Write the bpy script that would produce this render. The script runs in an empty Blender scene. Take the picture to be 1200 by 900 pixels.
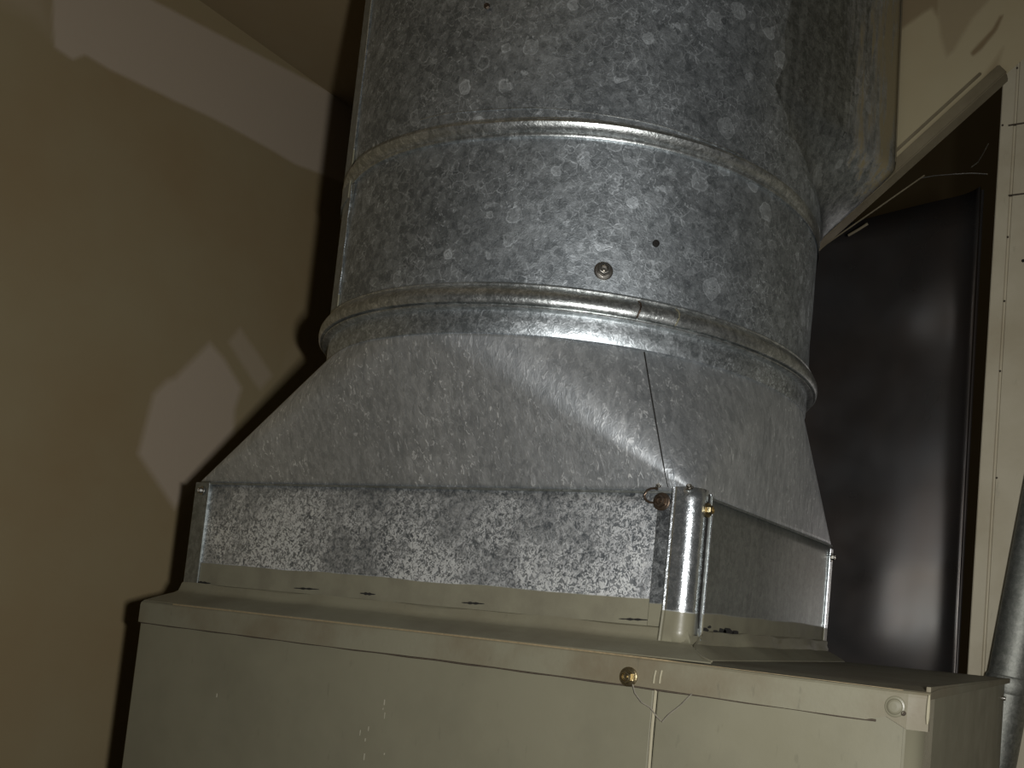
import bpy, bmesh, math, random
from mathutils import Vector, Matrix
random.seed(7)
S = bpy.context.scene
COL = S.collection

# ------------------------------------------------------------------ camera
R_ = Vector((0.88674087, 0.45341756, 0.09001754))
U_ = Vector((-0.04581341, -0.10757302, 0.99314107))
F_ = Vector((-0.45999105, 0.88478278, 0.07461679))
C_ = Vector((0.26351962, -0.56145868, 0.02262840))
FPX, SX, SY = 1097.513, 165.67, 194.94
cam = bpy.data.cameras.new('camera')
cam.sensor_width = 36
cam.lens = FPX / 1200 * 36
cam.shift_x = -SX / 1200
cam.shift_y = SY / 1200
cam.clip_start = 0.02
camo = bpy.data.objects.new('camera', cam)
COL.objects.link(camo)
camo.matrix_world = Matrix(((R_.x, U_.x, -F_.x, C_.x), (R_.y, U_.y, -F_.y, C_.y), (R_.z, U_.z, -F_.z, C_.z), (0, 0, 0, 1)))
S.camera = camo

# ------------------------------------------------------------------ world, flash, exposure
w = bpy.data.worlds.new('world')
S.world = w
w.use_nodes = True
w.node_tree.nodes['Background'].inputs[0].default_value = (1.0, 0.86, 0.62, 1)
w.node_tree.nodes['Background'].inputs[1].default_value = 0.018
fl = bpy.data.lights.new('camera_flash', 'AREA')
fl.shape = 'RECTANGLE'
fl.size = 0.022
fl.size_y = 0.012
fl.energy = 4.2
fl.color = (1.0, 0.985, 0.95)
flo = bpy.data.objects.new('camera_flash', fl)
COL.objects.link(flo)
FLASH = C_ + R_ * 0.055 + U_ * 0.003
Ft = F_ - R_ * 0.36 + U_ * 0.02
flo.matrix_world = Matrix.Translation(FLASH) @ Ft.to_track_quat('-Z', 'Z').to_matrix().to_4x4()
S.view_settings.view_transform = 'Standard'
S.view_settings.look = 'None'
S.view_settings.exposure = 0.0
S.view_settings.gamma = 1
S.view_settings.use_curve_mapping = False


def at(px, py, axis, v):
    """point on the plane axis=v that the photograph shows at pixel (px, py)"""
    r = F_ + R_ * ((px - 600 - SX) / FPX) - U_ * ((py - 450 - SY) / FPX)
    t = (v - C_[axis]) / r[axis]
    return C_ + r * t


# ------------------------------------------------------------------ materials
def srgb(r, g, b):
    f = lambda c: (c / 255 / 12.92) if c / 255 <= .04045 else ((c / 255 + .055) / 1.055) ** 2.4
    return (f(r), f(g), f(b), 1)


class NT:
    def __init__(s, name):
        s.m = bpy.data.materials.new(name)
        s.m.use_nodes = True
        s.t = s.m.node_tree
        s.b = s.t.nodes['Principled BSDF']

    def n(s, kind, **kw):
        nd = s.t.nodes.new(kind)
        for k, v in kw.items():
            setattr(nd, k, v)
        return nd

    def l(s, a, b):
        s.t.links.new(a, b)

    def val(s, x, sock):
        if isinstance(x, (int, float)):
            sock.default_value = x
        elif isinstance(x, tuple):
            sock.default_value = x
        else:
            s.l(x, sock)

    def math(s, op, a, b=0.0, clamp=False):
        m = s.n('ShaderNodeMath', operation=op, use_clamp=clamp)
        s.val(a, m.inputs[0])
        s.val(b, m.inputs[1])
        return m.outputs[0]

    def mapr(s, v, a, b, c=0.0, d=1.0, smooth=False):
        m = s.n('ShaderNodeMapRange')
        m.clamp = True
        if smooth: m.interpolation_type = 'SMOOTHSTEP'
        s.val(v, m.inputs[0])
        for i, x in enumerate((a, b, c, d)):
            s.val(x, m.inputs[i + 1])
        return m.outputs[0]

    def mix(s, f, a, b):
        m = s.n('ShaderNodeMix', data_type='RGBA')
        s.val(f, m.inputs[0])
        s.val(a, m.inputs[6])
        s.val(b, m.inputs[7])
        return m.outputs[2]

    def coords(s, scale=(1, 1, 1)):
        t = s.n('ShaderNodeTexCoord')
        m = s.n('ShaderNodeMapping')
        m.inputs['Scale'].default_value = scale
        s.l(t.outputs['Object'], m.inputs[0])
        return m.outputs[0]

    def noise(s, co, scale, detail=3, rough=.55, dist=0):
        n = s.n('ShaderNodeTexNoise')
        s.l(co, n.inputs['Vector'])
        n.inputs['Scale'].default_value = scale
        n.inputs['Detail'].default_value = detail
        n.inputs['Roughness'].default_value = rough
        n.inputs['Distortion'].default_value = dist
        return n.outputs[0]

    def voro(s, co, scale, feature='F1', rnd=1.0):
        n = s.n('ShaderNodeTexVoronoi', feature=feature)
        s.l(co, n.inputs['Vector'])
        n.inputs['Scale'].default_value = scale
        n.inputs['Randomness'].default_value = rnd
        return n

    def bump(s, h, strength, dist=0.001):
        b = s.n('ShaderNodeBump')
        b.inputs['Strength'].default_value = strength
        b.inputs['Distance'].default_value = dist
        s.l(h, b.inputs['Height'])
        s.l(b.outputs[0], s.b.inputs['Normal'])


PAINT = srgb(120, 117, 99)


def galv(name, cell=85, cellamt=1.0, fleck=420, fleckamt=.5, fthr=.56, stretch=1.0, dark=(0.228, 0.245, 0.257, 1),
         light=(0.630, 0.669, 0.698, 1), rough=.40, paint_z=None, edge=.3, bstr=.2, mott=1.0, beige=False, streak=0.0, fleck_top=None):
    k = NT(name)
    co = k.coords((1, 1, stretch))
    wob = k.noise(co, 60, 3)
    wv = k.n('ShaderNodeVectorMath', operation='SCALE')
    nn = k.n('ShaderNodeTexNoise')
    k.l(co, nn.inputs['Vector'])
    nn.inputs['Scale'].default_value = 140
    k.l(nn.outputs['Color'], wv.inputs[0])
    wv.inputs['Scale'].default_value = .006
    ad = k.n('ShaderNodeVectorMath', operation='ADD')
    k.l(co, ad.inputs[0])
    k.l(wv.outputs[0], ad.inputs[1])
    cw = ad.outputs[0]
    v = k.voro(cw, cell)
    sep = k.n('ShaderNodeSeparateColor')
    k.l(v.outputs['Color'], sep.inputs[0])
    d = v.outputs['Distance']
    rad = k.mapr(sep.outputs[1], 0, 1, .22, .55)
    disc = k.math('MULTIPLY', k.math('LESS_THAN', d, rad), k.math('GREATER_THAN', sep.outputs[0], .5))
    rim = k.math('MULTIPLY', k.mapr(k.math('ABSOLUTE', k.math('SUBTRACT', d, rad)), .015, .05, 1, 0), k.math('GREATER_THAN', sep.outputs[0], .55))
    small = k.voro(cw, cell * 2.6)
    sp2 = k.n('ShaderNodeSeparateColor')
    k.l(small.outputs['Color'], sp2.inputs[0])
    big = k.noise(co, 9, 4, .6)
    bigm = k.mapr(big, .35, .68)
    patch = k.mapr(k.noise(co, 17, 2), .42, .6)
    # flecks: worm-like bright crumbs of zinc
    f1 = k.noise(cw, fleck, 2, .5, 1.2)
    fm = k.mapr(f1, fthr, fthr + .07)
    famt = k.math('MULTIPLY', fm, k.mapr(k.noise(co, 22, 3), .38, .62, .25, 1))
    if fleck_top is not None:
        xyz = k.n('ShaderNodeSeparateXYZ')
        k.l(k.coords(), xyz.inputs[0])
        famt = k.math('MULTIPLY', famt, k.mapr(xyz.outputs[2], fleck_top[0], fleck_top[1], 1, fleck_top[2]))
    fine = k.noise(co, 900, 2, .6)
    a = k.math('MULTIPLY', sp2.outputs[0], .22)
    a = k.math('ADD', a, k.math('MULTIPLY', k.math('MULTIPLY', k.math('MULTIPLY', disc, k.mapr(k.noise(co, 8, 3), .4, .62, .25, 1)), k.math('SUBTRACT', sep.outputs[2], .22)), .44 * cellamt))
    a = k.math('ADD', a, k.math('MULTIPLY', bigm, .22))
    a = k.math('ADD', a, k.math('MULTIPLY', k.math('MULTIPLY', rim, patch), .30 * cellamt))
    a = k.math('ADD', a, k.math('MULTIPLY', famt, fleckamt))
    a = k.math('ADD', a, k.math('MULTIPLY', k.math('SUBTRACT', fine, .5), .35))
    if streak:
        cs = k.coords((1, 1, .09))
        st = k.mapr(k.noise(cs, 95, 4, .65), .5, .72)
        a = k.math('ADD', a, k.math('MULTIPLY', st, streak))
    ed = k.voro(cw, cell * 1.7, 'DISTANCE_TO_EDGE')
    edm = k.math('MULTIPLY', k.mapr(ed.outputs['Distance'], .0, .045, 1, 0), k.mapr(k.noise(co, 31, 3), .45, .62))
    a = k.math('ADD', a, k.math('MULTIPLY', edm, edge))
    ff = k.mapr(k.noise(cw, 170, 4, .7, .6), .34, .70, -.28 * mott, .34 * mott)
    a = k.math('ADD', a, ff)
    pit = k.mapr(k.noise(cw, 230, 2, .5, 2.0), .66, .72, 0, -.45)
    a = k.math('ADD', a, k.math('MULTIPLY', pit, k.mapr(k.noise(co, 14, 2), .45, .6)))
    a = k.math('MAXIMUM', a, 0.0)
    col = k.mix(k.math('MINIMUM', a, 1.3), dark, light)
    tint = k.n('ShaderNodeMix', data_type='RGBA', blend_type='MULTIPLY')
    tint.inputs[0].default_value = 1
    k.l(col, tint.inputs[6])
    tint.inputs[7].default_value = (.965, .995, 1.02, 1)
    col = tint.outputs[2]
    rg = k.math('ADD', rough, k.math('MULTIPLY', a, .08))
    metal = .93
    h = k.math('ADD', k.math('MULTIPLY', f1, .8), k.math('ADD', k.math('MULTIPLY', disc, .10), k.math('MULTIPLY', k.noise(co, 26, 2), 1.2)))
    if beige:
        at_ = k.n('ShaderNodeAttribute', attribute_name='mask')
        m = k.mapr(k.math('ADD', at_.outputs['Fac'], k.math('MULTIPLY', k.math('SUBTRACT', k.noise(k.coords((1, 1, .12)), 60, 5, .7), .5), 1.9)), .36, .70)
        col = k.mix(m, col, srgb(128, 118, 92))
        metal = k.math('SUBTRACT', .93, k.math('MULTIPLY', m, .8))
        rg = k.math('ADD', rg, k.math('MULTIPLY', m, .15))
    if paint_z is not None:
        xyz = k.n('ShaderNodeSeparateXYZ')
        k.l(k.coords(), xyz.inputs[0])
        lim = k.math('ADD', xyz.outputs[2], k.math('MULTIPLY', k.math('SUBTRACT', k.noise(k.coords(), 9, 2), .5), .006))
        m = k.mapr(lim, paint_z, paint_z + .0012, 1, 0)
        pc = k.mix(k.mapr(k.noise(k.coords(), 40, 4), .4, .7), PAINT, srgb(108, 104, 88))
        col = k.mix(m, col, pc)
        metal = k.math('MULTIPLY', k.math('SUBTRACT', 1.0, m), metal)
        rg = k.math('ADD', rg, k.math('MULTIPLY', m, .12))
        h = k.math('MULTIPLY', h, k.mapr(m, 0, 1, 1, .25))
    k.l(col, k.b.inputs['Base Color'])
    k.val(metal, k.b.inputs['Metallic'])
    k.l(rg, k.b.inputs['Roughness'])
    k.bump(h, bstr, .0012)
    return k.m


def painted(name, c, rough=.42, dirt=.5, dirtc=None, bump=.08, spec=.5):
    k = NT(name)
    co = k.coords()
    n1 = k.mapr(k.noise(co, 14, 5, .6), .42, .72)
    n2 = k.mapr(k.noise(k.coords((1, 1, .3)), 160, 3, .6), .66, .74)
    dc = dirtc or tuple(x * .72 for x in c[:3]) + (1,)
    col = k.mix(k.math('MULTIPLY', n1, dirt), c, dc)
    col = k.mix(k.math('MULTIPLY', n2, dirt * .5), col, tuple(x * .5 for x in c[:3]) + (1,))
    k.l(col, k.b.inputs['Base Color'])
    k.l(k.mapr(k.noise(co, 30, 3), .3, .7, rough - .05, rough + .1), k.b.inputs['Roughness'])
    k.b.inputs['Specular IOR Level'].default_value = spec
    k.bump(k.noise(co, 350, 3), bump, .0006)
    return k.m


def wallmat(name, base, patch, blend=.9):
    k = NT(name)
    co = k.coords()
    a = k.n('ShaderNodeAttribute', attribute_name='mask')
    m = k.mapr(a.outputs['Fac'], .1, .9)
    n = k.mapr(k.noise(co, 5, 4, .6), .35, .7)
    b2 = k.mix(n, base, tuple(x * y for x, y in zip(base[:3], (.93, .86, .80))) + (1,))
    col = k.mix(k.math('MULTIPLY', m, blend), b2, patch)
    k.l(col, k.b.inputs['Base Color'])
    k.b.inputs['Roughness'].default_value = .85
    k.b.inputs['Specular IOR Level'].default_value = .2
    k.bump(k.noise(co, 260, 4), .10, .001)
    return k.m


def plain(name, c, metal=0, rough=.5):
    k = NT(name)
    n = k.noise(k.coords(), 300, 3)
    k.l(k.mix(k.mapr(n, .35, .7), c, tuple(x * .7 for x in c[:3]) + (1,)), k.b.inputs['Base Color'])
    k.b.inputs['Metallic'].default_value = metal
    k.b.inputs['Roughness'].default_value = rough
    k.bump(n, .1, .0004)
    return k.m


M = {}
M['duct'] = galv('galvanized_duct', rough=.48, edge=.45, cell=66, cellamt=1.15, fleck=330, fleckamt=.5, fthr=.6, mott=.6, dark=(.25, .27, .285, 1), light=(.88, .92, .95, 1))
M['flare'] = galv('galvanized_flare', rough=.38, edge=.3, cell=66, cellamt=.9, fleck=300, fleckamt=.3, fthr=.6, mott=.8, streak=.3, beige=True, dark=(.18, .195, .20, 1), light=(.62, .65, .67, 1))
M['bead'] = galv('galvanized_bead', cell=160, cellamt=.4, edge=.3, fleck=420, fleckamt=.4, rough=.33, dark=(.36, .37, .36, 1), light=(.95, .95, .92, 1))
M['collar'] = galv('galvanized_collar', cell=130, cellamt=.3, edge=.3, fleck=330, fleckamt=.5, fthr=.54, rough=.42, dark=(.30, .32, .33, 1), light=(.85, .88, .9, 1))
M['taper'] = galv('galvanized_taper', cell=95, cellamt=.35, edge=.2, fleck=330, fleckamt=.9, fthr=.60, mott=.55, stretch=.42, streak=.12, rough=.50, dark=(.48, .50, .52, 1), light=(1, 1, 1, 1), bstr=.26)
M['box'] = galv('galvanized_box', cell=120, cellamt=.2, edge=.15, fleck=400, fleckamt=1.1, fthr=.46, paint_z=.037, dark=(.24, .26, .28, 1), light=(1, 1, 1, 1), fleck_top=(.06, .115, .35), rough=.54, bstr=.32)
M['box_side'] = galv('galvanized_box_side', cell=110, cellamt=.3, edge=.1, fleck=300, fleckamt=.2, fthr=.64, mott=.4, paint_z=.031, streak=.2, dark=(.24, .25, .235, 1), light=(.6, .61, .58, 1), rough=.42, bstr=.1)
M['cleat'] = galv('galvanized_cleat', cell=150, cellamt=.3, fleck=420, fleckamt=.3, rough=.24, paint_z=.030, dark=(0.525, 0.553, 0.570, 1), light=(0.950, 0.950, 0.950, 1))
M['seam'] = galv('galvanized_seam', cell=120, cellamt=.3, fleck=350, fleckamt=.3, rough=.50, dark=(.26, .27, .25, 1), light=(.55, .56, .54, 1))
M['paint'] = painted('grey_furnace_paint', PAINT)
M['paint_top'] = painted('dusty_furnace_paint', PAINT, rough=.6, dirt=.8, dirtc=srgb(98, 86, 66), bump=.2)
M['flange'] = painted('painted_flange', PAINT, rough=.5, dirt=.7, dirtc=srgb(98, 91, 74), bump=.2)
M['caulk'] = painted('painted_seam_caulk', srgb(158, 152, 130), rough=.35, dirt=.4, bump=.2)
M['brass'] = plain('zinc_yellow_screw', (.42, .35, .21, 1), 1, .36)
M['darkscrew'] = plain('tarnished_screw', (.16, .12, .09, 1), .9, .4)
M['steel'] = plain('steel_screw', (.5, .48, .44, 1), 1, .3)
M['black'] = plain('dark_gap', (.012, .011, .009, 1), 0, .9)
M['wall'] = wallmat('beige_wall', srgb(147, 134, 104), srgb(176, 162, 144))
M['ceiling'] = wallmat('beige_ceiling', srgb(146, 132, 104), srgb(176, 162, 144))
M['soffit'] = wallmat('beige_soffit', srgb(152, 143, 116), srgb(108, 92, 68))
M['trim'] = painted('painted_casing', srgb(178, 170, 148), rough=.6, dirt=.5, dirtc=srgb(150, 138, 112), bump=.15)
M['edge'] = painted('soffit_corner_trim', srgb(112, 104, 84), rough=.45, dirt=.8, dirtc=srgb(74, 64, 46), bump=.2)
M['rust'] = plain('nail_rust', (.06, .045, .03, 1), 0, .8)
M['pipe'] = galv('grey_pipe', cell=200, cellamt=.1, fleck=500, fleckamt=.1, rough=.55, dark=(.22, .22, .195, 1), light=(.46, .45, .40, 1))
M['web'] = plain('dusty_cobweb', (.22, .2, .16, 1), 0, .9)
M['highlight'] = plain('tan_highlight', srgb(150, 134, 104), 0, .6)  # pale tan for the painted highlight on the lid bend
M['chip'] = plain('scuffed_paint', srgb(170, 166, 148), 0, .6)


def panelmat():
    k = NT('dark_sheet_metal')
    co = k.coords()
    n = k.noise(co, 7, 3)
    k.l(k.mix(k.mapr(n, .3, .7), (.15, .15, .155, 1), (.13, .105, .09, 1)), k.b.inputs['Base Color'])
    k.b.inputs['Metallic'].default_value = .88
    k.l(k.mapr(k.noise(co, 16, 2), .3, .7, .26, .36), k.b.inputs['Roughness'])
    k.bump(k.noise(co, 12, 2), .08, .004)
    return k.m


M['panel'] = panelmat()


# ------------------------------------------------------------------ mesh helpers
def link(name, verts, faces, mat, parent=None, smooth=False, label=None, kind=None, mask=None):
    me = bpy.data.meshes.new(name)
    me.from_pydata([tuple(v) for v in verts], [], faces)
    me.validate()
    me.update()
    if smooth:
        me.polygons.foreach_set('use_smooth', [True] * len(me.polygons))
        me.set_sharp_from_angle(angle=math.radians(38))
    if mask is not None:
        a = me.attributes.new('mask', 'FLOAT', 'POINT')
        a.data.foreach_set('value', mask)
    me.materials.append(mat)
    o = bpy.data.objects.new(name, me)
    COL.objects.link(o)
    if parent:
        o.parent = parent
    if label: o['label'] = label
    if kind: o['kind'] = kind
    return o


def from_bm(name, bm, mat, parent=None, smooth=False, **kw):
    bmesh.ops.recalc_face_normals(bm, faces=bm.faces)
    me = bpy.data.meshes.new(name)
    bm.to_mesh(me)
    bm.free()
    if smooth:
        me.polygons.foreach_set('use_smooth', [True] * len(me.polygons))
        me.set_sharp_from_angle(angle=math.radians(38))
    me.materials.append(mat)
    o = bpy.data.objects.new(name, me)
    COL.objects.link(o)
    if parent: o.parent = parent
    for k, v in kw.items(): o[k] = v
    return o


def thing(name, label, cat, loc=(0, 0, 0), group=None):
    o = bpy.data.objects.new(name, None)
    o.empty_display_size = .05
    COL.objects.link(o)
    o.location = loc
    o['label'] = label
    o['category'] = cat
    if group: o['group'] = group
    return o


def box(bm, x0, x1, y0, y1, z0, z1, bev=0, seg=2):
    vs = [bm.verts.new(p) for p in ((x0, y0, z0), (x1, y0, z0), (x1, y1, z0), (x0, y1, z0), (x0, y0, z1), (x1, y0, z1), (x1, y1, z1), (x0, y1, z1))]
    fs = [bm.faces.new([vs[i] for i in f]) for f in ((0, 3, 2, 1), (4, 5, 6, 7), (0, 1, 5, 4), (1, 2, 6, 5), (2, 3, 7, 6), (3, 0, 4, 7))]
    if bev:
        es = list({e for f in fs for e in f.edges})
        bmesh.ops.bevel(bm, geom=es, offset=bev, segments=seg, affect='EDGES', profile=.6)


def boxobj(name, x0, x1, y0, y1, z0, z1, mat, parent=None, bev=0, **kw):
    bm = bmesh.new()
    box(bm, x0, x1, y0, y1, z0, z1, bev)
    return from_bm(name, bm, mat, parent, **kw)


def tube(name, pts, r, mat, parent=None, n=8, **kw):
    pts = [Vector(p) for p in pts]
    vs, fs = [], []
    up = Vector((.13, .31, .94))
    for i, p in enumerate(pts):
        t = (pts[min(i + 1, len(pts) - 1)] - pts[max(i - 1, 0)]).normalized()
        a = t.cross(up).normalized()
        b = t.cross(a)
        rr = r[i] if isinstance(r, (list, tuple)) else r
        for j in range(n):
            an = 2 * math.pi * j / n
            vs.append(p + a * rr * math.cos(an) + b * rr * math.sin(an))
    for i in range(len(pts) - 1):
        for j in range(n):
            fs.append((i * n + j, i * n + (j + 1) % n, (i + 1) * n + (j + 1) % n, (i + 1) * n + j))
    fs.append(tuple(range(n))[::-1])
    fs.append(tuple(range((len(pts) - 1) * n, len(pts) * n)))
    return link(name, vs, fs, mat, parent, True, **kw)


def sweep(name, prof, path, mat, parent=None, smooth=False, closed=True, **kw):
    """prof: function(i) -> list of points; simply skins between successive rings"""
    n = len(path[0])
    vs = [p for ring in path for p in ring]
    fs = []
    for i in range(len(path) - 1):
        for j in range(n if closed else n - 1):
            fs.append((i * n + j, i * n + (j + 1) % n, (i + 1) * n + (j + 1) % n, (i + 1) * n + j))
    if closed:
        fs.append(tuple(range(n))[::-1])
        fs.append(tuple(range((len(path) - 1) * n, len(path) * n)))
    return link(name, vs, fs, mat, parent, smooth, **kw)


CX, CY, RD = -0.2191, 0.1712, 0.2189


def cyl(a, r, z):
    return Vector((CX + r * math.cos(a), CY + r * math.sin(a), z))


def lathe(name, prof, mat, parent=None, n=192, thick=None, **kw):
    """sheet-metal ring of revolution about the duct axis, closed profile loop"""
    pr = list(prof)
    t = thick or .0012
    pr2 = pr + [(r - t, z) for r, z in reversed(pr)]
    vs, fs = [], []
    m = len(pr2)
    for i in range(n):
        a = 2 * math.pi * i / n
        for r, z in pr2: vs.append(cyl(a, r, z))
    for i in range(n):
        for j in range(m):
            fs.append((i * m + j, ((i + 1) % n) * m + j, ((i + 1) % n) * m + (j + 1) % m, i * m + (j + 1) % m))
    return link(name, vs, fs, mat, parent, True, **kw)


def screw(name, pos, nrm, r, mat, parent, hexa=True, washer=True, soft=False, **kw):
    nrm = Vector(nrm).normalized()
    q = nrm.to_track_quat('Z', 'Y')
    bm = bmesh.new()
    prof = []
    if washer: prof += [(1.0, 0), (1.0, .16), (.9, .24), (.72, .26)]
    prof += [(.64, .28), (.62, .72), (.52, .86), (.40, .88), (.34, .62), (.16, .60), (.14, .72), (0.001, .72)]
    if soft: prof = [(1, 0), (.97, .08), (.88, .14), (.74, .18), (.66, .30), (.50, .38), (.25, .40), (.001, .40)]
    n = 24
    rings = []
    for rr, z in prof:
        ring = []
        for i in range(n):
            a = 2 * math.pi * i / n
            k = rr
            if hexa and .5 < rr < .66:
                k = rr * (math.cos(math.pi / 6) / math.cos(((a + math.pi / 6) % (math.pi / 3)) - math.pi / 6)) * 1.06
            ring.append(bm.verts.new(Vector((k * r * math.cos(a), k * r * math.sin(a), z * r))))
        rings.append(ring)
    for a, b in zip(rings, rings[1:]):
        for i in range(n):
            bm.faces.new((a[i], a[(i + 1) % n], b[(i + 1) % n], b[i]))
    bm.faces.new(rings[0][::-1])
    bm.faces.new(rings[-1])
    bmesh.ops.transform(bm, matrix=Matrix.Translation(Vector(pos)) @ q.to_matrix().to_4x4(), verts=bm.verts)
    return from_bm(name, bm, mat, parent, **kw)


# ------------------------------------------------------------------ structure
XW = -0.78          # left wall plane
ZC = 0.722          # ceiling


def seg_dist(p, a, b):
    vx, vy = b[0] - a[0], b[1] - a[1]
    t = max(0, min(1, ((p[0] - a[0]) * vx + (p[1] - a[1]) * vy) / (vx * vx + vy * vy)))
    return math.hypot(p[0] - a[0] - t * vx, p[1] - a[1] - t * vy)


def poly_mask(p, poly, soft):
    ins = False
    n = len(poly)
    d = 9
    for i in range(n):
        a, b = poly[i], poly[(i + 1) % n]
        if (a[1] > p[1]) != (b[1] > p[1]) and p[0] < (b[0] - a[0]) * (p[1] - a[1]) / (b[1] - a[1]) + a[0]:
            ins = not ins
        d = min(d, seg_dist(p, a, b))
    s = d if ins else -d
    return max(0, min(1, .5 + s / soft))


def grid_wall(name, org, eu, ev, nu, nv, mat, polys, **kw):
    """flat wall sheet with a fine grid; polys = repair patches, marks and painted shade (list of (points, softness, strength)) in its own plane"""
    vs, fs, mk = [], [], []
    bb = [(min(p[0] for p in q[0]) - q[1], max(p[0] for p in q[0]) + q[1], min(p[1] for p in q[0]) - q[1], max(p[1] for p in q[0]) + q[1]) for q in polys]
    lu, lv = eu.length, ev.length
    for j in range(nv + 1):
        for i in range(nu + 1):
            u, v = i / nu, j / nv
            vs.append(org + eu * u + ev * v)
            p = (u * lu, v * lv)
            m = 0
            for (pl, so, st), b in zip(polys, bb):
                if b[0] < p[0] < b[1] and b[2] < p[1] < b[3]:
                    m = max(m, st * poly_mask(p, pl, so))
            mk.append(m)
    for j in range(nv):
        for i in range(nu):
            a = j * (nu + 1) + i
            fs.append((a, a + 1, a + nu + 2, a + nu + 1))
    return link(name, vs, fs, mat, mask=mk, kind='structure', **kw)


# left wall: pale compound band along the ceiling joint, pale patch and sliver lower down
YW0, YW1, ZW0 = -0.9, 0.66, -0.75


def wl(px, py):
    p = at(px, py, 0, XW)
    return (p.y - YW0, p.z - ZW0)


random.seed(3)
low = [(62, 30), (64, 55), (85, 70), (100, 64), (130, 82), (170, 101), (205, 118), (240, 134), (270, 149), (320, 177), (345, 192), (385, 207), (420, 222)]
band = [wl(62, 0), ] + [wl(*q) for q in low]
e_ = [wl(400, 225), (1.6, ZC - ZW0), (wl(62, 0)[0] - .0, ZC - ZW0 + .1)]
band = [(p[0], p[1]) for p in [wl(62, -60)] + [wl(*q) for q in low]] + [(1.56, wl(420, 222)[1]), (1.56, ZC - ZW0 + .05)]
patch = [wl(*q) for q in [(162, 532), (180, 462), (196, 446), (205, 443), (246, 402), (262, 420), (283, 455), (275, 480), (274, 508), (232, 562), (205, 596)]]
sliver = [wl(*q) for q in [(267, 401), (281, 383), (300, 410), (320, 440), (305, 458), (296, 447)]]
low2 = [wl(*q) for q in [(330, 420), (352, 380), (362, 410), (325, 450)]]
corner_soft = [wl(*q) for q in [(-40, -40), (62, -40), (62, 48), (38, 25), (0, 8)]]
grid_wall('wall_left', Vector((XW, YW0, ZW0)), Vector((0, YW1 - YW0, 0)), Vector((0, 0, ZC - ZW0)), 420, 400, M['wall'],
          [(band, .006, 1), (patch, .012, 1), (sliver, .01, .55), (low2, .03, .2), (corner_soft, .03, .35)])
grid_wall('ceiling', Vector((XW, YW0, ZC)), Vector((.79, 0, 0)), Vector((0, 1.56, 0)), 8, 8, M['ceiling'], [])
grid_wall('wall_back', Vector((XW, YW1, ZW0)), Vector((.62, 0, 0)), Vector((0, 0, ZC - ZW0)), 8, 8, M['ceiling'], [])
# the deep unlit space seen past the duct
boxobj('wall_far', -1.6, 1.8, 4.6, 4.65, -1.5, 4.0, M['ceiling'], kind='structure')

# sloping soffit face (plane y = YS) to the right of the duct
YS = .265
sa, sb = at(955, 290, 1, YS), at(1176, 90, 1, YS)
dv = (sb - sa).normalized()
nv_ = Vector((-dv.z, 0, dv.x))          # up-left, away from the opening
ori = sa - dv * .04
LU, LV = (sb - ori).length + .30, .42


def so(px, py):
    p = at(px, py, 1, YS)
    return ((p - ori).dot(dv), (p - ori).dot(nv_))


marks = [
    ([so(*q) for q in [(1050, -60), (1104, -60), (1100, 22), (1092, 10), (1082, 16), (1060, 32), (1050, 40)]], .005, .75),
    ([so(*q) for q in [(1090, -60), (1180, -60), (1160, 0), (1140, 22), (1118, 60), (1109, 68), (1102, 45), (1098, 15)]], .006, .5),
    ([so(*q) for q in [(1172, 18), (1176, 18), (1168, 36), (1150, 58), (1140, 66), (1137, 62), (1148, 50), (1163, 34)]], .003, 1),
    ([so(*q) for q in [(1176, 55), (1166, 92), (1130, 122), (1095, 150), (1060, 182), (1060, 176), (1110, 128), (1150, 92)]], .007, .6),  # shadow of the trim flange, painted as a dark streak
]
grid_wall('ceiling_soffit', ori, dv * LU, nv_ * LV, 260, 200, M['soffit'], marks)
# thickness behind the soffit face
def slab(name, p, u, lu, vdir, lv, y0, y1, mat, parent=None, bev=0, **kw):
    pts = []
    for yy in (y0, y1):
        for a, b in ((0, 0), (lu, 0), (lu, lv), (0, lv)):
            q = p + u * a + vdir * b
            pts.append(Vector((q.x, yy, q.z)))
    bm = bmesh.new()
    v = [bm.verts.new(q) for q in pts]
    fs = [bm.faces.new([v[i] for i in f]) for f in ((0, 1, 2, 3), (7, 6, 5, 4), (0, 4, 5, 1), (1, 5, 6, 2), (2, 6, 7, 3), (3, 7, 4, 0))]
    if bev:
        bmesh.ops.bevel(bm, geom=list(bm.edges), offset=bev, segments=2, affect='EDGES')
    return from_bm(name, bm, mat, parent, **kw)


slab('trim_1', ori, dv, (sb - ori).length + .004, nv_, .0115, YS - .003, YS + .012, M['edge'], bev=.001, kind='structure')
slab('trim_2', ori + nv_ * .0165, dv, (sb - ori).length - .01, nv_, .003, YS - .0015, YS + .004, M['edge'], bev=.0007, kind='structure')
sa2, sb2 = at(958, 294, 1, .29), at(1084, 206, 1, .29)
d2 = (sb2 - sa2).normalized()
slab('trim_3', sa2 - d2 * .05, d2, (sb2 - sa2).length + .05, Vector((-d2.z, 0, d2.x)), .0010, .289, .2905, M['edge'], bev=.0003, kind='structure')
# wall face carrying the casing, right of the opening
YC = .385
t0, t1 = at(1177, 60, 1, YC), at(1133, 795, 1, YC)
ed = (t1 - t0).normalized()


def ribbon(name, prof, mat, z0=-.7, z1=.72, off=0, **kw):
    """vertical moulding whose inner edge follows the casing edge line; prof = [(dx, y)]"""
    path = []
    for z in (z0, z1):
        t = (z - t0.z) / ed.z
        x = (t0 + ed * t).x + off
        path.append([Vector((x + dx, y, z)) for dx, y in prof])
    return sweep(name, None, path, mat, **kw)


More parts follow.
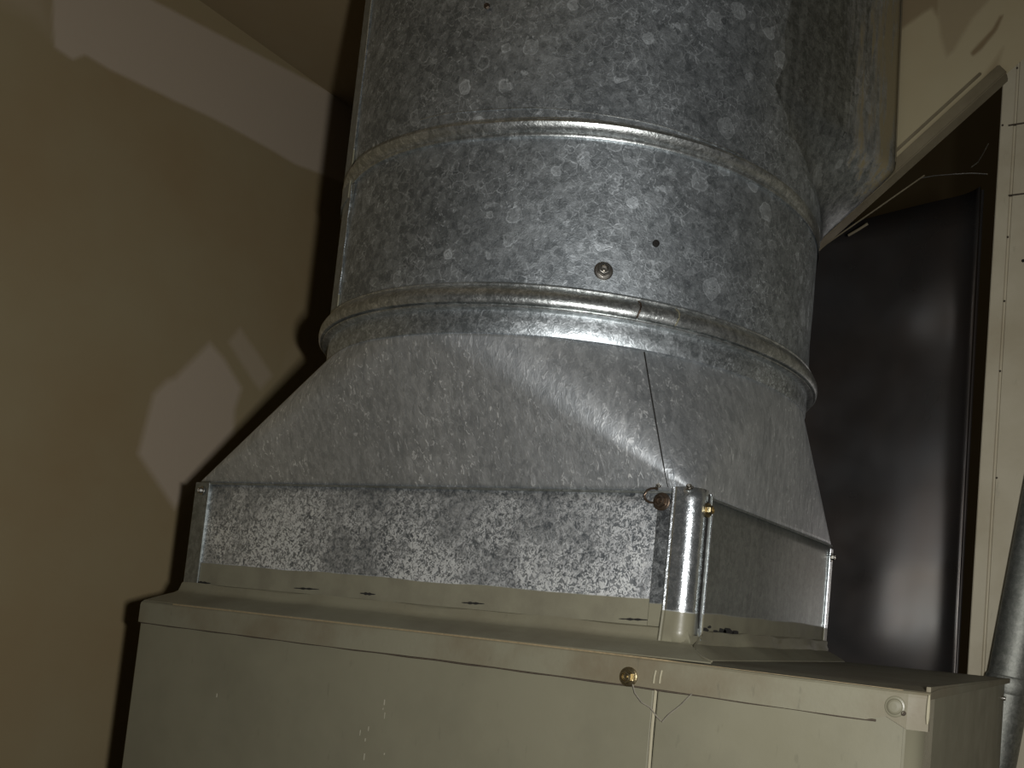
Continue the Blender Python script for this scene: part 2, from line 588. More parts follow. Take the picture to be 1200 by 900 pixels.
ribbon('trim_4', [(0, YC + .03), (0, YC + .001), (.001, YC), (.0125, YC), (.0135, YC + .0018), (.015, YC + .0018), (.016, YC), (.060, YC - .001), (.061, YC + .03)], M['trim'], kind='structure')
ribbon('wall_right', [(.058, YC + .03), (.058, YC + .006), (.50, YC + .006), (.50, YC + .03)], M['trim'], kind='structure')
casing = bpy.data.objects['trim_4']
for i, q in enumerate([(1181, 278), (1177, 353), (1172, 435), (1175, 147), (1192, 80), (1168, 560)]):
    p = at(*q, 1, YC)
    screw('nail_head', p + Vector((0, .0003, 0)), (0, -1, 0), .0016, M['rust'], casing, hexa=False, washer=False)
p = at(1199, 306, 1, YC)
screw('nail_hole', p + Vector((0, .0002, 0)), (0, -1, 0), .0024, M['black'], casing, hexa=False, washer=False)
for q in (148, 230):
    p = at(1178, q, 1, YC)
    boxobj('board_joint', p.x + .003, p.x + .060, YC - .0013, YC + .001, p.z - .0006, p.z + .0006, M['rust'], casing)
# block over the casing head
p = at(1178, 22, 1, YC)
boxobj('trim_5', p.x - .001, p.x + .16, YC - .020, YC + .01, p.z, p.z + .12, M['trim'], bev=.002, kind='structure')

# ------------------------------------------------------------------ dark sheet metal behind the opening
YP = .415
pn = thing('sheet_metal_panel', 'dark glossy sheet metal panel standing behind the furnace, beside the door casing', 'panel', (0.02, YP, 0))
vs, fs = [], []
tp = at(1155, 228, 1, YP)
bt = at(1125, 790, 1, YP)
NU, NV = 40, 30
for j in range(NV + 1):
    v = j / NV
    z = -.60 + v * (tp.z + .60)
    xr = bt.x + (tp.x - bt.x) * (z - bt.z) / (tp.z - bt.z) - .002
    for i in range(NU + 1):
        u = i / NU
        x = -.085 + (xr + .085) * u
        s = max(0, (x - (xr - .030)) / .030)
        y = YP - .012 * s ** 2.6 + .004 * math.sin(u * 3.1 + v * 1.3) + .003 * math.sin(v * 4 + 1)
        # curved, slightly sagging top edge
        zz = z if j < NV else z - .020 * (1 - u) ** 1.3 - .0
        vs.append(Vector((x - .02, y - YP, zz)))
for j in range(NV):
    for i in range(NU):
        a = j * (NU + 1) + i
        fs.append((a, a + 1, a + NU + 2, a + NU + 1))
face = link('panel_face', vs, fs, M['panel'], pn, True)
so_ = face.modifiers.new('thickness', 'SOLIDIFY')
so_.thickness = .0012
so_.offset = 1
# curled return at the right-hand edge
ring0, ring1 = [], []
for z, ring in ((-.60, ring0), (tp.z, ring1)):
    xr = bt.x + (tp.x - bt.x) * (z - bt.z) / (tp.z - bt.z) - .0225
    for k in range(9):
        a = math.pi * .5 + math.pi * k / 8
        ring.append(Vector((xr + .0006 - .0022 * math.cos(a) * 0 + .0022 * math.sin(a + math.pi / 2) * -1, -.011 + .0022 * math.cos(a), z)))
tube('edge_curl', [Vector((bt.x + (tp.x - bt.x) * (z - bt.z) / (tp.z - bt.z) - .0215, -.010, z)) for z in (-.6, -.3, 0, .2, tp.z)], .0016, M['panel'], pn)

# ------------------------------------------------------------------ pipe at the far right
YQ = .360
pa, pb, pc_ = at(1183, 797, 1, YQ), at(1228, 560, 1, YQ), at(1164, 905, 1, YQ)
pp = thing('leaning_pipe', 'matt grey round pipe leaning in front of the door casing at the right edge', 'pipe', pa)
dd = (pb - pa).normalized()
P0 = pa - dd * .45
P1 = pa + dd * .50
tube('pipe_body', [P0 - pa + (P1 - P0) * t / 6 for t in range(7)], .0195, M['pipe'], pp, n=48)
tube('coupling', [dd * -.012, dd * -.009, dd * .002, dd * .004][0:4], [.0200, .0212, .0212, .0200], M['pipe'], pp, n=48)

# ------------------------------------------------------------------ furnace cabinet
XL, XR, YF, YB = -.5055, .1657, -.0375, .335
cab = thing('furnace_cabinet', 'grey-painted sheet metal furnace cabinet carrying the flared duct base', 'furnace', (-.17, .14, -.60))
L0 = Vector((.17, -.14, .60))


def cb(name, x0, x1, y0, y1, z0, z1, mat, bev=0, **kw):
    return boxobj(name, x0 + L0.x, x1 + L0.x, y0 + L0.y, y1 + L0.y, z0 + L0.z, z1 + L0.z, mat, cab, bev, **kw)


SKF = -.0185                                    # lower edge of the lid skirt
seamx = .0010
cb('front_panel', XL + .001, seamx - .0012, YF + .0016, YF + .020, -.60, -.004, M['paint'], .0012)
cb('front_panel', seamx + .0012, XR - .0085, YF + .0016, YF + .020, -.60, -.004, M['paint'], .0012)
# rounded right-hand corner post that wraps from the front to the side panel
path = []
for z in (-.60, -.004):
    ring = []
    r = .0090
    for k in range(9):
        a = -math.pi / 2 + math.pi / 2 * k / 8
        ring.append(Vector((XR - .0015 - r + r * math.cos(a), YF + .001 + r + r * math.sin(a), z)) + L0)
    ring += [Vector((XR - .0015, YF + .030, z)) + L0, Vector((XR - .012, YF + .030, z)) + L0, Vector((XR - .012, YF + .001, z)) + L0]
    path.append(ring)
M['gloss'] = painted('glossy_furnace_paint', PAINT, rough=.26, dirt=.3, bump=.03, spec=.8)
b_ = M['gloss'].node_tree.nodes['Principled BSDF']
b_.inputs['Coat Weight'].default_value = 1
b_.inputs['Coat Roughness'].default_value = .30
cp = sweep('corner_post', None, path, M['gloss'], cab, smooth=False)
for pg in cp.data.polygons:  # round only the bend
    if len(pg.vertices) == 4 and abs(pg.normal.z) < .1 and abs(pg.normal.x) > .02 and abs(pg.normal.y) > .02: pg.use_smooth = True
cb('side_panel', XR - .012, XR - .003, YF + .0285, YB - .002, -.60, -.004, M['paint'], .001)
cb('side_panel', XL + .001, XL + .010, YF + .021, YB - .002, -.60, -.004, M['paint'], .001)
cb('back_panel', XL + .011, XR - .013, YB - .012, YB - .002, -.60, -.004, M['paint'], .001)
# lid: one bent sheet: top, front skirt with rounded bend, slight sag toward the right
NX = 60
rings = []
prof = [(.0030, SKF), (0, SKF), (0, -.0035), (.0004, -.0018), (.0014, -.0006), (.003, 0), (.03, .0002), (YB - YF, 0), (YB - YF, -.004), (.004, -.004), (.0030, -.006)]
random.seed(11)
ph = [random.random() * 6 for _ in range(4)]
for i in range(NX + 1):
    u = i / NX
    x = XL + (XR + .0010 - XL) * u
    sag = -.0028 * max(0, (u - .55) / .45) ** 1.5
    wob = .0005 * math.sin(u * 9 + ph[0]) + .0003 * math.sin(u * 23 + ph[1])
    ring = []
    for k, (dy, z) in enumerate(prof):
        fr = max(0, 1 - dy / .06)
        skirt_drop = 0
        if k in (0, 1) and u > .965 and u < .979: skirt_drop = .0030
        if k in (0, 1) and u >= .979: skirt_drop = -.0025
        yy = YF + dy + (wob if k < 5 else 0)
        if u > .988 and k < 6: yy += .0022 * ((u - .988) / .012) ** 2
        ring.append(Vector((x, yy, z + sag * fr + skirt_drop + (wob * .5 if k < 7 else 0))) + L0)
    rings.append(ring)
sweep('lid', None, rings, M['paint_top'], cab)
cb('lid_skirt', XR - .0022, XR + .0004, YF + .006, YB, -.0042, .0002, M['paint_top'], .0006)
cb('lid_skirt', XL - .0004, XL + .0022, YF + .004, YB, -.0150, .0002, M['paint_top'], .0006)
# thin dark joint under the front skirt and a painted highlight along its bend
pts = []
for i in range(60):
    u = i / 59 * .955
    pts.append(Vector((XL + .003 + (XR - XL) * u, YF + .0008, SKF - .0004 + (-.0028 * max(0, (u - .55) / .45) ** 1.5) + .0002 * math.sin(i * 1.3))) + L0)
tube('skirt_gap', pts, .0007, M['rust'], cab)
# highlight on the lid's front bend, put in as a thin pale tube
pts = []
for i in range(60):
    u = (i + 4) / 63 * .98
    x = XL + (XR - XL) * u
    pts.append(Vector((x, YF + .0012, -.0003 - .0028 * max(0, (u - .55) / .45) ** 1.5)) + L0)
tube('bend_highlight', pts, [.0006 if i < 46 else .0002 for i in range(60)], M['highlight'], cab)
pts = [Vector((XR + .0008, YF - .0002 + (0 if k else .0004), z)) + L0 for k, z in enumerate((-.004, -.008, -.012, -.016, -.0195))]
tube('skirt_end', pts, [.0006, .0009, .0010, .0010, .0006], M['caulk'], cab)
# vertical seam between the two front panels: folded bead
tube('seam_bead', [Vector((seamx + .0002 * math.sin(i * 2.1), YF + .0012, -.60 + (.60 + SKF - .001) * i / 24)) + L0 for i in range(25)], .0011, M['caulk'], cab, label='pale vertical seam bead between the front panels')
for q in ((767, 793), (774, 793)):
    p = at(*q, 1, YF)
    tube('skirt_tab', [p + L0 + Vector((0, -.0004, -.004)), p + L0 + Vector((.0004, -.0009, 0)), p + L0 + Vector((.0008, -.0004, .004))], .0007, M['caulk'], cab)
p = at(737, 793, 1, YF)
screw('lid_screw', p + L0, (0, -1, 0), .0062, M['brass'], cab, label='yellowish brass-coloured washer screw in the lid skirt')
p = at(1049, 828, 1, YF)
screw('lid_screw', p + L0, (0, -1, 0), .0060, M['paint'], cab, hexa=False, soft=True, label='screw painted over in cabinet grey')
p = at(1059, 836, 1, YF)
screw('skirt_notch', p + L0 + Vector((0, .0006, 0)), (0, -1, 0), .0022, M['rust'], cab, hexa=False, washer=False)
# side screw hole near the pipe
p = at(1180, 817, 0, XR - .003)
p.y = min(p.y, YB - .012)
screw('side_hole', p + L0, (1, 0, 0), .003, M['steel'], cab, hexa=False)
# scuffs and chips in the front paint
random.seed(5)
bm = bmesh.new()
for (x, y) in [(450, 822), (448, 829), (449, 838), (432, 855), (430, 868), (421, 860), (450, 885), (428, 888), (255, 813), (1030, 822), (1008, 819)]:
    q = at(x + random.uniform(-2, 2), y + random.uniform(-2, 2), 1, YF + (.0016 if y > 800 and x < 900 else 0)) + L0
    h = random.uniform(.0006, .0024)
    wdt = random.uniform(.0002, .0004)
    if x > 950: h, wdt = wdt, h * 1.5
    box(bm, q.x - wdt, q.x + wdt, q.y - .0002, q.y + .0003, q.z - h, q.z + h)
from_bm('paint_scuffs', bm, M['chip'], cab, kind='stuff', label='pale scuff marks in the grey paint')

# ------------------------------------------------------------------ plenum: square base with taper to round collar
ZH = .1097
BW, BD = .5, .3152
plen = thing('duct_transition', 'square-to-round galvanized steel transition duct sitting on the grey furnace', 'duct fitting', (-.25, .157, 0))
L1 = Vector((.25, -.157, 0))


def pb_(name, x0, x1, y0, y1, z0, z1, mat, bev=0, **kw):
    return boxobj(name, x0 + L1.x, x1 + L1.x, y0 + L1.y, y1 + L1.y, z0 + L1.z, z1 + L1.z, mat, plen, bev, **kw)


def wavy_panel(name, a, b, z0, z1, nrm, mat, amp=.0007):
    a, b, nrm = Vector(a), Vector(b), Vector(nrm)
    vs, fs = [], []
    nu, nv = 40, 12
    for j in range(nv + 1):
        for i in range(nu + 1):
            u, v = i / nu, j / nv
            p = a.lerp(b, u)
            p.z = z0 + (z1 - z0) * v
            k = math.sin(math.pi * u) * math.sin(math.pi * v)
            p += nrm * amp * k * (1.6 * math.sin(u * 7.3 + 1) + math.sin(u * 13 + v * 3)) + nrm * .0006 * k
            vs.append(p + L1)
    for j in range(nv):
        for i in range(nu):
            q = j * (nu + 1) + i
            fs.append((q, q + 1, q + nu + 2, q + nu + 1))
    o = link(name, vs, fs, mat, plen, True)
    m = o.modifiers.new('thickness', 'SOLIDIFY')
    m.thickness = .001
    m.offset = -1
    return o


wavy_panel('front_panel', (-BW, 0, 0), (0, 0, 0), .001, ZH, (0, -1, 0), M['box'])
wavy_panel('side_panel', (0, 0, 0), (0, BD, 0), .001, ZH, (1, 0, 0), M['box_side'])
wavy_panel('side_panel', (-BW, BD, 0), (-BW, 0, 0), .001, ZH, (-1, 0, 0), M['box_side'])
wavy_panel('back_panel', (0, BD, 0), (-BW, BD, 0), .001, ZH, (0, 1, 0), M['box_side'])
# side panel flange lapped over the front, under the corner cleat
wl0 = at(767, 650, 1, 0).x
M['lapmat'] = galv('galvanized_lap', cell=110, cellamt=1.0, edge=.4, fleck=300, fleckamt=.5, rough=.42, paint_z=.034, dark=(.16, .17, .18, 1), light=(.75, .77, .78, 1))
pb_('lap_strip', wl0, -.004, -.0016, -.0004, .019, ZH - .002, M['lapmat'], .0003, label='darker lapped strip beside the corner cleat')
# rounded corner cleat at the front right corner
path = []
ztop, zbot = ZH + .0035, .0100
for i in range(15):
    z = zbot + (ztop - zbot) * i / 14
    x0 = at(781, 650, 1, -.004).x
    flare = .0025 * max(0, 1 - i / 3)
    ring = []
    r = .0100
    xr, yf = .0042 + flare * .3, -.0050 - flare
    if i == 14: r = .012
    outer = [Vector((x0, -.0014, 0)), Vector((x0, yf + .0012, 0)), Vector((x0 + .0012, yf + .0002, 0)), Vector((x0 + .0024, yf + .0006, 0)), Vector((x0 + .004, yf, 0))]
    for k in range(11):
        a = -math.pi / 2 + math.pi / 2 * k / 10
        outer.append(Vector((xr - r + r * math.cos(a), yf + r + r * math.sin(a), 0)))
    outer.append(Vector((xr, .0105, 0)))
    outer.append(Vector((xr - .0035, .0108, 0)))
    outer.append(Vector((xr - .0032, yf + .012, 0)))
    outer.append(Vector((-.006, yf + .0035, 0)))
    for q in outer:
        q.z = z
        ring.append(q + L1)
    path.append(ring)
cl = sweep('corner_cleat', None, path, M['cleat'], plen, label='bright rounded corner cleat, paint-splashed at its foot')
for pg in cl.data.polygons:
    c = pg.center - L1
    if len(pg.vertices) == 4 and c.x > -.0065 and c.y < .008: pg.use_smooth = True
# folded side flange standing proud of the cleat: dark gap and a bright raw edge
pb_('cleat_gap', .0008, .0046, .0108, .0128, .020, ZH + .001, M['black'])
pts = []
for i in range(30):
    t = i / 29
    z = ZH + .0015 - t * (ZH - .0165)
    pts.append(Vector((.0062 - .002 * (1 - min(1, t * 8)), .0142, z)) + L1)
pts += [Vector((.0062, .0132, .0150)) + L1, Vector((.0066, .0085, .0118)) + L1, Vector((.0100, -.0040, .0088)) + L1, Vector((.0170, -.0170, .0060)) + L1, Vector((.0280, -.0300, .0030)) + L1, Vector((.0360, -.0340, .0012)) + L1]
tube('raw_edge', pts, .0008, M['cleat'], plen)
pb_('side_flange', .0010, .0062, .0130, .0146, .012, ZH, M['seam'], .0003)
# left front corner: narrow folded strip
x1 = at(241, 620, 1, 0).x
pb_('corner_strip', -BW - .0016, x1, -.0020, .0040, .003, ZH + .001, M['seam'], .0008)
# right back corner: narrow bright strip
pb_('corner_strip', .0004, .0020, BD - .007, BD + .0015, .006, ZH - .003, M['cleat'], .0004)
# painted base flange, with caulk fillet down to the lid
pf = [(0, .0190), (-.0020, .0186), (-.0026, .0172), (-.0030, .0140), (-.0042, .0112), (-.0075, .0092), (-.0180, .0062), (-.0300, .0022), (-.0345, .0006), (-.0350, -.0002), (0, -.0002)]


def flange(name, p0, p1, nrm, m0, m1, wide=1.0):
    a, b, nrm = Vector(p0), Vector(p1), Vector(nrm)
    d = (b - a).normalized()
    path = []
    n = 40
    for i in range(n + 1):
        u = i / n
        ring = []
        for k, (o, z) in enumerate(pf):
            off = -o * (wide if k > 4 else 1)
            q = a.lerp(b, u) + nrm * off
            if i == 0: q -= d * off * m0
            if i == n: q += d * off * m1
            wv = .0006 * math.sin(u * 17 + 1) + .0004 * math.sin(u * 41)
            q.z = z + (wv if 1 <= k <= 5 else 0) * (z / .0185)
            if 3 <= k <= 6: q += nrm * wv * 1.5
            ring.append(q + L1)
        path.append(ring)
    return sweep(name, None, path, M['flange'], plen, smooth=True)


flange('base_flange', (-BW - .0015, -.0006, 0), (.0015, -.0006, 0), (0, -1, 0), .10, 1)
flange('base_flange', (.0006, -.0015, 0), (.0006, BD + .001, 0), (1, 0, 0), 0, .3, .55)
flange('base_flange', (-BW - .0006, BD + .001, 0), (-BW - .0006, -.0015, 0), (-1, 0, 0), 0, 0, .10)
# slits where the paint has cracked along the flange's upper edge
for (xa, xb, y, h) in [(343, 372, 689, .0007), (421, 438, 695, .0009), (540, 566, 706, .0008), (724, 760, 725, .0007), (227, 245, 682, .0010)]:
    p, q = at(xa, y, 1, -.002), at(xb, y + 1.5, 1, -.002)
    zz = (p.z + q.z) / 2
    bm = bmesh.new()
    n = 8
    tp_, bt_ = [], []
    for i in range(n + 1):
        u = i / n
        hh = h * math.sin(math.pi * (.06 + .88 * u)) * (1 + .4 * math.sin(i * 2.7))
        x = p.x + (q.x - p.x) * u
        z = p.z + (q.z - p.z) * u
        yy = -.0033 if z < .019 else -.0012
        tp_.append(bm.verts.new(Vector((x, yy, z + hh)) + L1))
        bt_.append(bm.verts.new(Vector((x, yy, z - hh)) + L1))
    for i in range(n): bm.faces.new((bt_[i], bt_[i + 1], tp_[i + 1], tp_[i]))
    ex = bmesh.ops.extrude_face_region(bm, geom=list(bm.faces))
    bmesh.ops.translate(bm, verts=[v for v in ex['geom'] if isinstance(v, bmesh.types.BMVert)], vec=(0, .001, 0))
    from_bm('paint_crack', bm, M['black'], plen)
# chipped holes in the paint low on the side panel
bm = bmesh.new()
random.seed(9)
for (x, y, r) in [(846, 740, 3.5), (853, 741, 5), (861, 742, 3), (838, 740, 2), (826, 738, 2.5), (831, 735, 1.5)]:
    p = at(x, y, 0, .0014)
    n = 9
    rr = r * .0011
    vs_ = []
    for i in range(n):
        a = 2 * math.pi * i / n
        k = random.uniform(.7, 1.2)
        vs_.append(bm.verts.new(p + L1 + Vector((0, rr * 1.9 * k * math.cos(a), rr * .62 * k * math.sin(a)))))
    bm.faces.new(vs_)
ex = bmesh.ops.extrude_face_region(bm, geom=list(bm.faces))
bmesh.ops.translate(bm, verts=[v for v in ex['geom'] if isinstance(v, bmesh.types.BMVert)], vec=(.0006, 0, 0))
from_bm('paint_chips', bm, M['black'], plen, kind='stuff')

# taper: flat triangles and conical corners
ZT = .2180
RT = .2179
corners = [Vector((0, 0, ZH)), Vector((0, BD, ZH)), Vector((-BW, BD, ZH)), Vector((-BW, 0, ZH))]
pairs = []      # (top point, bottom point), starting at the front (angle -90) going to the right
NQ, NS = 40, 16
for q in range(4):
    a0 = -math.pi / 2 + q * math.pi / 2
    for i in range(NQ):
        pairs.append((cyl(a0 + math.pi / 2 * i / NQ, RT, ZT), corners[q]))
    a1 = a0 + math.pi / 2
    for i in range(NS):
        pairs.append((cyl(a1, RT, ZT), corners[q].lerp(corners[(q + 1) % 4], i / NS)))


def taper(name, idx, mat, closed):
    K = 26
    vs, fs = [], []
    for k in range(K + 1):
        t = k / K
        for i in idx:
            tp_, b_ = pairs[i % len(pairs)]
            vs.append(b_.lerp(tp_, t) + L1)
    n = len(idx)
    for k in range(K):
        for j in range(n if closed else n - 1):
            fs.append((k * n + j, k * n + (j + 1) % n, (k + 1) * n + (j + 1) % n, (k + 1) * n + j))
    bm = bmesh.new()
    vv = [bm.verts.new(v) for v in vs]
    for f in fs:
        try: bm.faces.new([vv[i] for i in f])
        except ValueError: pass
    bmesh.ops.remove_doubles(bm, verts=bm.verts, dist=1e-6)
    o = from_bm(name, bm, mat, plen, True)
    m = o.modifiers.new('thickness', 'SOLIDIFY')
    m.thickness = .001
    m.offset = -1
    return o


isplit = round(46.3 / 90 * NQ)      # where the lapped seam starts on the ring
npairs = len(pairs)
taper('taper_sheet', list(range(npairs)), M['taper'], True)
# lapped seam lying on the cone between ring and corner
from mathutils.bvhtree import BVHTree
tv, tf = [], []
for k in (0, 1):
    for tp_, b_ in pairs: tv.append(b_.lerp(tp_, k))
for i in range(npairs): tf.append((i, (i + 1) % npairs, npairs + (i + 1) % npairs, npairs + i))
KB = 20
tv = [b_.lerp(tp_, k / KB) for k in range(KB + 1) for tp_, b_ in pairs]
tf = [(k * npairs + i, k * npairs + (i + 1) % npairs, (k + 1) * npairs + (i + 1) % npairs, (k + 1) * npairs + i) for k in range(KB) for i in range(npairs)]
tree = BVHTree.FromPolygons(tv, tf)


def on_taper(px, py):
    r = (F_ + R_ * ((px - 600 - SX) / FPX) - U_ * ((py - 450 - SY) / FPX)).normalized()
    p, n, _, _ = tree.ray_cast(C_, r)
    while p is None:
        py += 2
        r = (F_ + R_ * ((px - 600 - SX) / FPX) - U_ * ((py - 450 - SY) / FPX)).normalized()
        p, n, _, _ = tree.ray_cast(C_, r)
    if n.dot(r) > 0: n = -n
    return p, n


lap, gap = [], []
for i in range(30):
    t = i / 29
    x, y = 784.5 + (756 - 784.5) * t ** .9, 571 + (413 - 571) * t
    p, n = on_taper(x, y)
    sd = Vector((.86, .5, 0)).normalized()
    sd = (sd - n * sd.dot(n)).normalized()
    lap.append([p + sd * a + n * b + L1 for a, b in ((-.0003, -.0006), (-.0003, .0007), (.0016, .0007), (.0050, .0003), (.0055, -.0006))])
    gap.append([p + sd * a + n * b + L1 for a, b in ((-.0012, -.0002), (-.0012, .0003), (-.0003, .0004), (-.0003, -.0002))])
sweep('lap_seam', None, lap, M['taper'], plen)
sweep('seam_gap', None, gap, M['black'], plen)
# fold line at the top of the square base
tube('fold_ridge', [Vector((-BW + i * (BW - .004) / 12, -.0004, ZH)) + L1 for i in range(13)], .0011, M['seam'], plen)
tube('fold_ridge', [Vector((.0004, .014 + i * (BD - .014) / 12, ZH)) + L1 for i in range(13)], .0009, M['seam'], plen)

o = lathe('collar', [(RT - .0005, ZT - .0015), (RT + .0006, ZT - .001), (RD + .0005, ZT + .002), (RD + .0008, ZT + .010), (RD + .0004, .2329), (RD + .001, .2360)], M['collar'], plen)
o.data.transform(Matrix.Translation(L1))
# screws on the base
p = at(776, 588, 1, -.0025)
screw('corner_screw', p + L1, (0, -1, 0), .0062, M['darkscrew'], plen, label='tarnished dark screw at the cleat')
p = at(829, 598, 0, .0046)
screw('corner_screw', p + L1, (1, -.2, 0), .0050, M['brass'], plen)
p = at(237, 575, 1, -.002)
screw('corner_screw', p + L1, (-.2, -1, 0), .0042, M['steel'], plen, hexa=False)
p = at(971, 652, 0, .002)
screw('corner_screw', Vector((.002, BD - .004, p.z)) + L1, (1, 0, 0), .0042, M['steel'], plen)
p = at(765, 581, 1, -.002)
tube('punched_loop', [p + L1 + Vector((.0065 * math.cos(a) + .001, -.0014, .0050 * math.sin(a))) for a in [math.radians(60 + 24 * i) for i in range(11)]], .0008, M['darkscrew'], plen)
for q, r in (((808, 572), .0030), ((772, 570), .0022)):
    p = at(*q, 1, -.003)
    screw('fold_rivet', p + L1, (0, -.6, .8), r, M['steel'], plen, hexa=False)

# ------------------------------------------------------------------ round duct, lower length
zb0, zb1 = .2355, .3638
dl = thing('round_duct', 'short round galvanized duct length between two crimped beads, with one screw', 'duct', (CX, CY, zb0))
L2 = Vector((-CX, -CY, -zb0))


def lift(p, zref):
    """the upper length sits a little crooked: its foot rides up toward the right"""
    k = max(0, (p.x - CX) - .05)
    return Vector((p.x, p.y, p.z + .050 * k * max(0, 1 - (p.z - zref) / .3)))


def wob_lathe(name, prof, mat, parent, off, n=256, amp=.0006, thick=.0012, crooked=None):
    pr2 = list(prof) + [(r - thick, z) for r, z in reversed(prof)]
    vs, fs = [], []
    m = len(pr2)
    for i in range(n):
        a = 2 * math.pi * i / n
        for r, z in pr2:
            k = amp * (math.sin(3 * a + z * 30) + .6 * math.sin(7 * a + 1 + z * 50) + .4 * math.sin(13 * a + z * 90))
            if crooked:
                d_ = math.degrees(math.atan2(math.sin(a), math.cos(a)))
                fd = max(0, min(1, (8 - d_) / 26)) if d_ > -60 else max(.25, min(1, (d_ + 150) / 40))
                r = RD + .0012 + (r - RD - .0012) * fd
            q = cyl(a, r + k, z)
            if crooked: q = lift(q, crooked)
            vs.append(q + off)
    for i in range(n):
        for j in range(m):
            fs.append((i * m + j, ((i + 1) % n) * m + j, ((i + 1) % n) * m + (j + 1) % m, i * m + (j + 1) % m))
    return link(name, vs, fs, mat, parent, True)


wob_lathe('duct_wall', [(RD, .2505)] + [(RD, .2505 + (zb1 + .022 - .2505) * i / 10) for i in range(1, 11)], M['duct'], dl, L2)
# lower bead: broad rolled bead with a lip at its foot
bead = [(RD + .0002, .2545), (RD + .0012, .2538), (RD + .0034, .2528), (RD + .0042, .2518), (RD + .0036, .2508), (RD + .0046, .2498), (RD + .0072, .2470), (RD + .0088, .2440), (RD + .0092, .2410), (RD + .0088, .2382),
        (RD + .0076, .2368), (RD + .0034, .2366), (RD + .0034, .2358), (RD + .0058, .2355), (RD + .0058, .2345), (RD + .0040, .2336), (RD + .0010, .2334)]
wob_lathe('bead', bead, M['bead'], dl, L2, amp=.0004)
# lap joint in the bead: two short raised ticks
for px in (745, 784):
    a = math.radians({745: -46.0, 784: -38.5}[px])
    pts = [cyl(a + .004 * math.sin(k), RD + rr, z) + L2 for k, (rr, z) in enumerate([(.004, .2501), (.0076, .2477), (.0098, .2445), (.0104, .2413), (.0098, .2387), (.0070, .2368)])]
    tube('bead_lap', pts, .0007, M['darkscrew'] if px == 745 else M['cleat'], dl)
p = at(707, 318, 1, 0)
a = math.radians(-52.97)
screw('duct_screw', cyl(a, RD + .0004, .2687) + L2, (math.cos(a), math.sin(a), 0), .0068, M['steel'], dl)
a = math.radians(-43.46)
screw('punched_hole', cyl(a, RD - .0004, .2960) + L2, (math.cos(a), math.sin(a), 0), .0040, M['black'], dl, hexa=False, washer=False)


def strip(name, a0, a1, z0, z1, h, mat, parent, off):
    path = []
    for i in range(31):
        z = z0 + (z1 - z0) * i / 30
        w_ = math.radians(.35 * math.sin(i * .9))
        ring = [cyl(math.radians(a0) + w_, RD - .0005, z), cyl(math.radians(a0) + w_, RD + h * .9, z), cyl(math.radians((a0 + a1) / 2), RD + h * 1.15, z),
                cyl(math.radians(a1) + w_ * .7, RD + h * .8, z), cyl(math.radians(a1 + .8) + w_ * .7, RD + h * .3, z), cyl(math.radians(a1 + 1.2) + w_ * .7, RD - .0005, z)]
        path.append([q + off for q in ring])
    pts = [cyl(math.radians(a1 + .5 + .2 * math.sin(i * .8)), RD + h * .7, z0 + (z1 - z0) * i / 30) + off for i in range(31)]
    tube('seam_edge', pts, .0007, M['cleat'], parent)
    return sweep(name, None, path, mat, parent)


strip('lock_seam', -134, -121, .2528, .3606, .0022, M['seam'], dl, L2)

# ------------------------------------------------------------------ round duct, upper length with the side flare
zu0, zu1 = .3611, .7200
du = thing('round_duct', 'tall upper round galvanized duct rising to the ceiling, flaring against the sloping soffit', 'duct', (CX, CY, zu0))
L3 = Vector((-CX, -CY, -zu0))
ub = [(RD + .0006, .3610), (RD + .0020, .3612), (RD + .0026, .3624), (RD + .0024, .3637), (RD + .0040, .3645), (RD + .0068, .3666), (RD + .0078, .3691), (RD + .0068, .3717), (RD + .0040, .3737), (RD + .0018, .3748),
      (RD + .0014, .3758)]
wob_lathe('bead', ub, M['bead'], du, L3, amp=.0004, crooked=.36)
wob_lathe('duct_wall', [(RD + .0012, .3754 + (zu1 - .3754) * i / 14) for i in range(15)], M['duct'], du, L3, amp=.0006, crooked=.36)
# scribed ring above the bead, on the front part only
pts = [cyl(math.radians(-94 + 68 * i / 50), RD + .0016, .3835 + .0003 * math.sin(i * .4)) + L3 for i in range(51)]
tube('scribed_line', pts, .0006, M['bead'], du)
strip('lock_seam', -135, -122, .3500, zu1, .0034, M['seam'], du, L3)
a = math.radians(-80.5)
screw('duct_screw', cyl(a, RD + .0016, .4628) + L3, (math.cos(a), math.sin(a), 0), .0034, M['darkscrew'], du, washer=False)
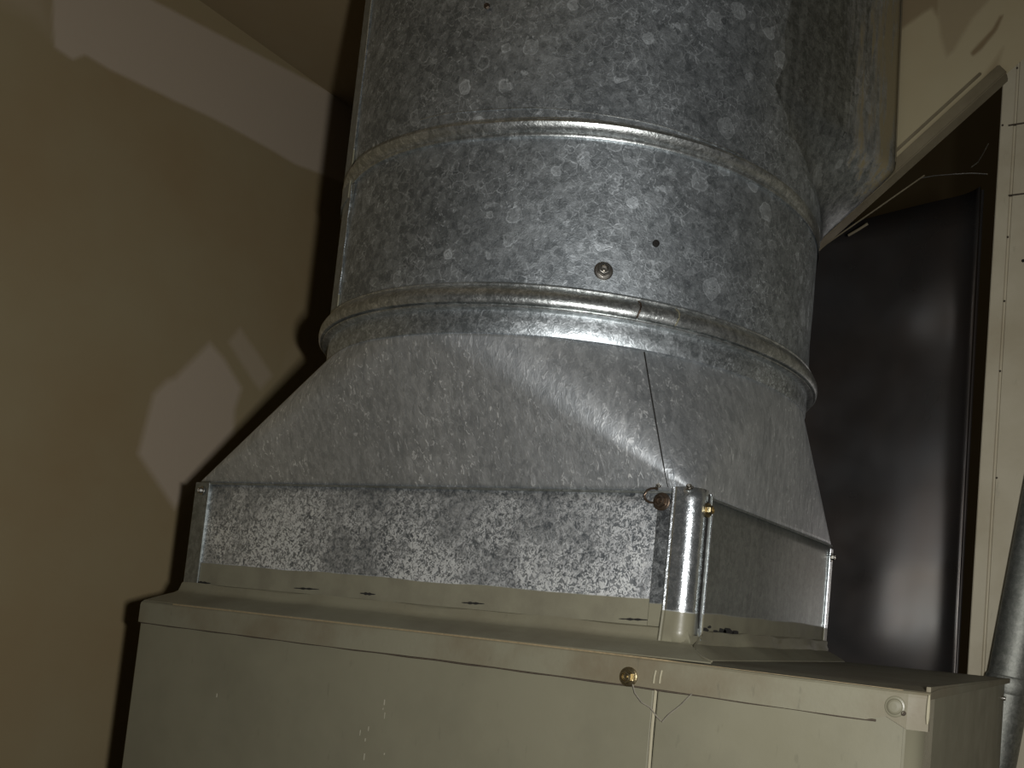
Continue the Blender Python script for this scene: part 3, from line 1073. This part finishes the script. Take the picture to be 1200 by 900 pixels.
# flare: sheet leaving the cylinder tangentially and landing on the soffit face
vs, fs, mk = [], [], []
NZ, NT_ = 60, 30
YE = YS - .0035
e0 = at(962, 286, 1, YE)
for j in range(NZ + 1):
    v = j / NZ
    z = e0.z - .004 + (zu1 - e0.z + .004) * v
    # landing edge: runs up along the soffit trim, then vertical
    tt = (z - sa.z) / dv.z
    xs = sa.x + dv.x * tt - .0005
    xv = at(1049, 200, 1, YE).x
    topx = at(1057, 0, 1, YE)
    xv += (topx.x - xv) * max(0, (z - at(1049, 200, 1, YE).z)) / (topx.z - at(1049, 200, 1, YE).z)
    k = 6
    xe = min(xs, xv) if abs(xs - xv) > .006 else min(xs, xv) - .0008
    E_ = Vector((max(xe, CX + math.sqrt(max(1e-6, (RD + .002) ** 2 - (YE - CY) ** 2))), YE, z))
    dx, dy = E_.x - CX, E_.y - CY
    D_ = math.hypot(dx, dy)
    rr = RD + .0006
    ang = math.atan2(dy, dx) - math.acos(min(1, rr / D_))
    ang0 = ang - .10
    for i in range(NT_ + 1):
        u = i / NT_
        if u < .2:
            aa = ang0 + (ang - ang0) * u / .2
            p = cyl(aa, rr, z)
        else:
            s = (u - .2) / .8
            p = cyl(ang, rr, z).lerp(E_, s)
            p += Vector((-.3, .95, 0)) * (.004 * math.sin(math.pi * s) * min(1, D_ / .27 - .9))
        vs.append(p + L3)
        q_ = max(0, min(1, (p.x + .004) / .05))
        mk.append(.0 + .68 * q_ * q_ * (3 - 2 * q_))
for j in range(NZ):
    for i in range(NT_):
        q = j * (NT_ + 1) + i
        fs.append((q, q + 1, q + NT_ + 2, q + NT_ + 1))
fl_ = link('side_flare', vs, fs, M['flare'], du, True, mask=mk, label='side sheet smeared with beige toward the soffit')
m = fl_.modifiers.new('thickness', 'SOLIDIFY')
m.thickness = .001
m.offset = 0
# narrow folded rib where the flare meets the soffit
xvz = [at(1057 - 8 * t, 0 + 190 * t, 1, YS - .004) for t in [0, .25, .5, .75, 1]]
tube('flare_rib', [p + L3 for p in xvz], .0010, M['edge'], du)

# ------------------------------------------------------------------ small things
cw = thing('cobweb', 'dusty cobweb threads hanging under the brass screw on the cabinet front', 'cobweb', at(765, 815, 1, YF))
o0 = at(765, 815, 1, YF)
for pl in ([(741, 800), (744, 812), (752, 823), (762, 829), (770, 840), (775, 845)], [(811, 813), (797, 827), (783, 838), (776, 846)]):
    tube('thread', [at(x, y, 1, YF - .001 - .0006 * math.sin(i)) - o0 for i, (x, y) in enumerate(pl)], .0004, M['web'], cw, n=5)
q0 = at(1110, 205, 1, .33)
wr = thing('thin_wire', 'thin grey wire strung across the dark gap under the sloping soffit', 'wire', q0)
tube('wire', [at(x, y, 1, .33) - q0 for x, y in [(1078, 209), (1095, 206), (1120, 204), (1140, 203), (1157, 204)]], .0006, M['steel'], wr, n=6)
tube('wire', [at(x, y, 1, .33) - q0 for x, y in [(1138, 196), (1146, 190), (1153, 178), (1158, 168)]], .0006, M['steel'], wr, n=6)
q0 = at(1006, 268, 1, .36)
hs = thing('metal_hanger_rod', 'short pale metal rod end slanting just below the soffit edge', 'rod', q0)
tube('rod', [at(x, y, 1, .36) - q0 for x, y in [(994, 276), (1006, 269), (1017, 262)]], .0014, M['edge'], hs)
